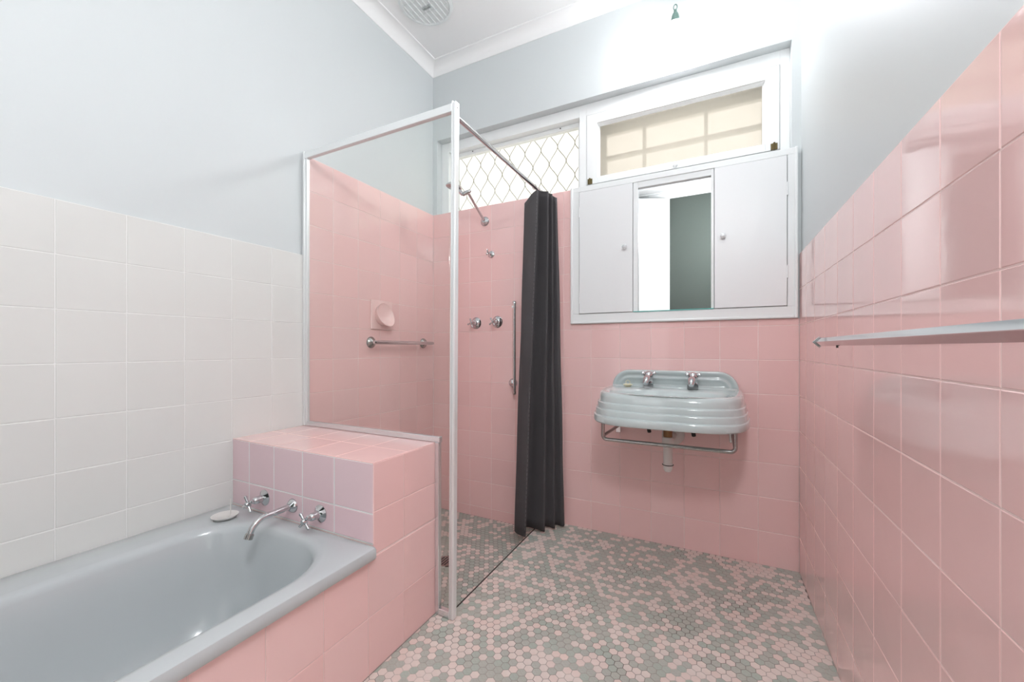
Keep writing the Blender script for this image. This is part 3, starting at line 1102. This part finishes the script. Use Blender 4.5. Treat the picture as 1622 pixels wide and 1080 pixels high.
def basin_tap(x, label, twist):
    yy, zz = YB - .088, zt
    t = thing('basin_tap', (x, yy, zz), label, 'tap', 'pillar taps on the basin')
    b = MB().box(x - .023, x + .023, yy - .020, yy + .022, zz - .001, zz + .026).build('base', chrome, t, bevel=.003, smooth=40, seg=2)
    MB().tube([(x, yy + .006, zz + .022), (x - .001, yy - .012, zz + .048), (x - .003, yy - .050, zz + .044), (x - .004, yy - .074, zz + .030), (x - .004, yy - .080, zz + .024)],
              [.020, .022, .017, .0125, .0105], 16).build('spout', chrome, t, smooth=60)
    MB().lathe((x, yy + .004, zz + .042), (0, -.35, .94), [(.018, 0), (.021, .010), (.022, .024), (.017, .034), (.008, .038), (0, .0385)], 18).build('head', chrome, t, smooth=50)
    for sg in (-1, 1):
        hmb = MB()
        ca_, sa_ = math.cos(twist), math.sin(twist)
        p = Vector((x + sg * .017 * ca_, yy - .004 + sg * .017 * sa_, zz + .066))
        q = Vector((x + sg * .032 * ca_, yy - .004 + sg * .032 * sa_, zz + .070))
        hmb.tube([p, p.lerp(q, .6), q], [.009, .0115, .009], 10)
        hmb.build('handle_lug', chrome, t, smooth=50)
    return t


basin_tap(-.283, 'chrome pillar basin tap beside the cream plug', .25)
basin_tap(-.089, 'chrome pillar basin tap nearest the right wall', -.1)

pg = thing('sink_plug', (-.382, YB - .083, zt + .001), 'cream rubber sink plug with ring on the basin ledge', 'plug')
px_, py_ = -.382, YB - .083
MB().lathe((px_, py_, zt + .0005), (0, 0, 1), [(.013, 0), (.016, .006), (.022, .008), (.022, .012), (.016, .014), (0, .015)], 24).build('stopper', plastic_cream, pg, smooth=40)
rp = [(px_ + .010 * math.cos(a), py_, zt + .022 + .010 * math.sin(a)) for a in [i * 2 * math.pi / 20 for i in range(21)]]
MB().tube(rp, .0016, 6).build('ring', plastic_cream, pg, smooth=60)

tr = thing('basin_towel_rail', (BCX, YB, .563), 'stainless towel rail looped under the wash basin', 'towel rail')
rx, ry, rz = .257, 1.772, .565
L, R_ = BCX - rx, BCX + rx
cor = .018
mbr = MB()
pth = [(L, ry, BZ - .001), (L, ry, rz + cor)]
pth += [(L + cor * (1 - math.cos(a)), ry, rz + cor * (1 - math.sin(a))) for a in [i * math.pi / 2 / 5 for i in range(1, 6)]]
pth += [(R_ - cor + cor * math.sin(a), ry, rz + cor * (1 - math.cos(a))) for a in [i * math.pi / 2 / 5 for i in range(0, 6)]]
pth += [(R_, ry, BZ - .001)]
mbr.tube(pth, .0078, 14)
mbr.build('front_bar', steel, tr, smooth=60)
for xx in (L, R_):
    MB().tube([(xx, ry, rz + .014), (xx, YB - .012, rz + .004)], .0072, 12).build('side_arm', steel, tr, smooth=60)
    part('wall_bracket', alu, tr, (xx - .012, xx + .012, YB - .022, YB - .0005, rz - .030, rz + .014), bevel=.002)

wp = thing('waste_pipe', (BCX, 1.90, .42), 'white plastic waste pipe below the basin', 'pipe')
MB().tube([(BCX, 1.90, BZ + .004), (BCX, 1.90, .568)], .019, 20).build('brass_tail', brass, wp, smooth=60)
MB().lathe((BCX, 1.90, .574), (0, 0, -1), [(.017, -.002), (.0245, 0), (.0245, .034), (.021, .040), (.0195, .048), (.0195, .116), (.0215, .119), (.0215, .126), (.0195, .128),
                                           (.0185, .141), (.013, .152), (0, .156)], 24).build('bottle', plastic, wp, smooth=40)
MB().tube([(BCX, 1.90, .540), (BCX + .002, 1.97, .545), (BCX + .004, YB - .003, .546)], .017, 16).build('outlet', plastic, wp, smooth=60)
MB().lathe((BCX + .004, YB + .0005, .546), (0, -1, 0), [(.052, 0), (.050, .006), (.030, .014), (.018, .016)], 32).build('wall_flange', plastic, wp, smooth=50)
rgp = [(BCX + .0225 * math.cos(a), 1.90 + .0225 * math.sin(a), .452) for a in [i * 2 * math.pi / 24 for i in range(25)]]
MB().tube(rgp, .0018, 6).build('clip_ring', dark_metal, wp, smooth=60)
for xx, lab in ((-.283, 'dark tap tail under the basin, left of the waste pipe'), (-.089, 'dark tap tail under the basin, right of the waste pipe')):
    tt = thing('tap_tail', (xx, 2.0, .60), lab, 'pipe', 'tap tails under the basin')
    MB().tube([(xx, 2.005, BZ - .002), (xx, 2.005, .600), (xx + .004, 2.015, .566)], [.010, .010, .009], 12).build('tail', black_rub, tt, smooth=50)
    MB().lathe((xx, 2.005, .612), (0, 0, -1), [(.014, 0), (.015, .002), (.015, .010), (.012, .012)], 6).build('nut', black_rub, tt)

# ================================================================== RIGHT WALL RAIL
rr_ = thing('towel_rail', (XR, 1.2, .984), 'long diamond-section chrome towel rail on the right wall', 'towel rail')
rcx, rcz, hd = .2610, .9842, .0118
ring_d = [(rcx - hd, rcz), (rcx, rcz - hd), (rcx + hd, rcz), (rcx, rcz + hd)]
MB().loft([[(x, yy, zz) for x, zz in ring_d] for yy in (1.385, .30)]).build('bar', chrome, rr_, bevel=.0008)
for yy in (1.385, .30):
    hp = .0165
    dd = [(rcx - hp, rcz), (rcx, rcz - hp), (rcx + hp, rcz), (rcx, rcz + hp)]
    MB().loft([[(x, yy + .001, zz) for x, zz in dd], [(x, yy + .006, zz) for x, zz in dd]]).build('end_plate', alu, rr_, bevel=.0006)
    s = -1 if yy > 1 else 1
    part('bracket', chrome, rr_, (rcx + .004, XR - .0006, yy + s * .012 - .005, yy + s * .012 + .005, rcz - .006, rcz + .006), bevel=.001)
MB().tube([(rcx, 1.205, rcz - .010), (rcx, 1.205, rcz - .016)], .0024, 8).build('grub_screw', dark_metal, rr_)

# ================================================================== WALL LAMP, ADDED FILL LAMP, FAN
lx, ly = -.164, 2.02
la = thing('wall_lamp', (lx, YB, 2.50), 'lit white wall lamp with green metal fitting above the window', 'lamp')
MB().lathe((lx, YB + .0075, 2.515), (0, -1, 0), [(.030, 0), (.030, .006), (.022, .012), (.010, .016)], 24).build('wall_plate', patina, la, smooth=40)
MB().tube([(lx, YB - .004, 2.515), (lx, ly + .03, 2.525), (lx, ly, 2.535)], .007, 12).build('arm', patina, la, smooth=50)
MB().lathe((lx, ly, 2.548), (0, 0, -1), [(.006, 0), (.007, .004), (.0075, .014), (.012, .018), (.015, .026), (.019, .046), (.022, .062), (.030, .066)], 24).build('gallery', patina, la, smooth=35)
rp = [(lx + .008 * math.cos(a), ly, 2.560 + .013 * math.sin(a)) for a in [i * 2 * math.pi / 20 for i in range(21)]]
MB().tube(rp, .0022, 8).build('loop', patina, la, smooth=60)
MB().lathe((lx, ly, 2.486), (0, 0, -1), [(.026, 0), (.036, .006), (.045, .016)], 32).build('shade_collar', fan_white, la, smooth=50)
MB().lathe((lx, ly, 2.470), (0, 0, -1), [(.040, 0), (.047, .012), (.055, .03), (.060, .055), (.058, .078), (.048, .1), (.028, .114), (0, .118)], 32).build('opal_shade', lamp_glow, la, smooth=60)

px0, py0, pz0 = .10, -.12, 2.18  # hanging lamp added out of view to brighten the room
cl = thing('fill_pendant', (px0, py0, CEIL), 'round opal fill lamp added out of view behind the viewer', 'lamp')
MB().lathe((px0, py0, CEIL - .0005), (0, 0, -1), [(.05, 0), (.05, .012), (.03, .024), (.006, .03)], 32).build('fill_pendant_rose', fan_white, cl, smooth=35)
MB().tube([(px0, py0, CEIL - .02), (px0, py0, pz0 + .14)], .004, 8).build('cord', fan_white, cl, smooth=60)
MB().lathe((px0, py0, pz0 + .16), (0, 0, -1), [(.012, 0), (.03, .01), (.04, .04), (.042, .055)], 24).build('cap', fan_white, cl, smooth=40)
MB().lathe((px0, py0, pz0 + .12), (0, 0, -1), [(.12 * math.sin(t), .12 - .12 * math.cos(t)) for t in [.3 + (math.pi - .3) * i / 16 for i in range(17)]], 32).build('fill_globe', fill_glow, cl, smooth=60)

fx, fy = -1.372, 1.700
fa = thing('exhaust_fan', (fx, fy, CEIL), 'round slatted exhaust fan grille in the ceiling', 'fan')
MB().lathe((fx, fy, CEIL - .0004), (0, 0, -1), [(.145, 0), (.143, .006), (.134, .011), (.127, .012), (.123, .006)], 56).build('rim', fan_white, fa, smooth=40)
MB().lathe((fx, fy, CEIL - .0006), (0, 0, -1), [(.124, 0), (.124, .003), (0, .003)], 48).build('backing', fan_grey, fa)
for k in range(-4, 5):
    xx = fx + k * .0275
    h = math.sqrt(max(.123 ** 2 - (k * .0275) ** 2, 0))
    part('slat', fan_white, fa, (xx - .0022, xx + .0022, fy - h, fy + h, CEIL - .012, CEIL - .0036), bevel=0)
for yy in (fy - .045, fy + .0, fy + .045):
    h = math.sqrt(.123 ** 2 - (yy - fy) ** 2)
    part('cross_bar', fan_white, fa, (fx - h, fx + h, yy - .002, yy + .002, CEIL - .0095, CEIL - .0036), bevel=0)
part('badge', fan_grey, fa, (fx - .032, fx + .024, fy + .006, fy + .024, CEIL - .0135, CEIL - .0121), bevel=.0004)
tcu = bpy.data.curves.new('badge_text', 'FONT')
tcu.body = 'HELLER'
tcu.size = .0135
tcu.extrude = .0002
tcu.align_x = 'CENTER'
tcu.align_y = 'CENTER'
tob = bpy.data.objects.new('badge_text_curve', tcu)
col.objects.link(tob)
bpy.context.view_layer.update()
tme = bpy.data.meshes.new_from_object(tob)
bpy.data.objects.remove(tob)
tme.materials.clear()
tme.materials.append(print_black)
to = bpy.data.objects.new('badge_lettering', tme)
col.objects.link(to)
to.parent = fa
to.location = Vector((fx - .004, fy + .015, CEIL - .0138)) - ORIGIN[fa.name]
to.rotation_euler = (math.pi, 0, 0)
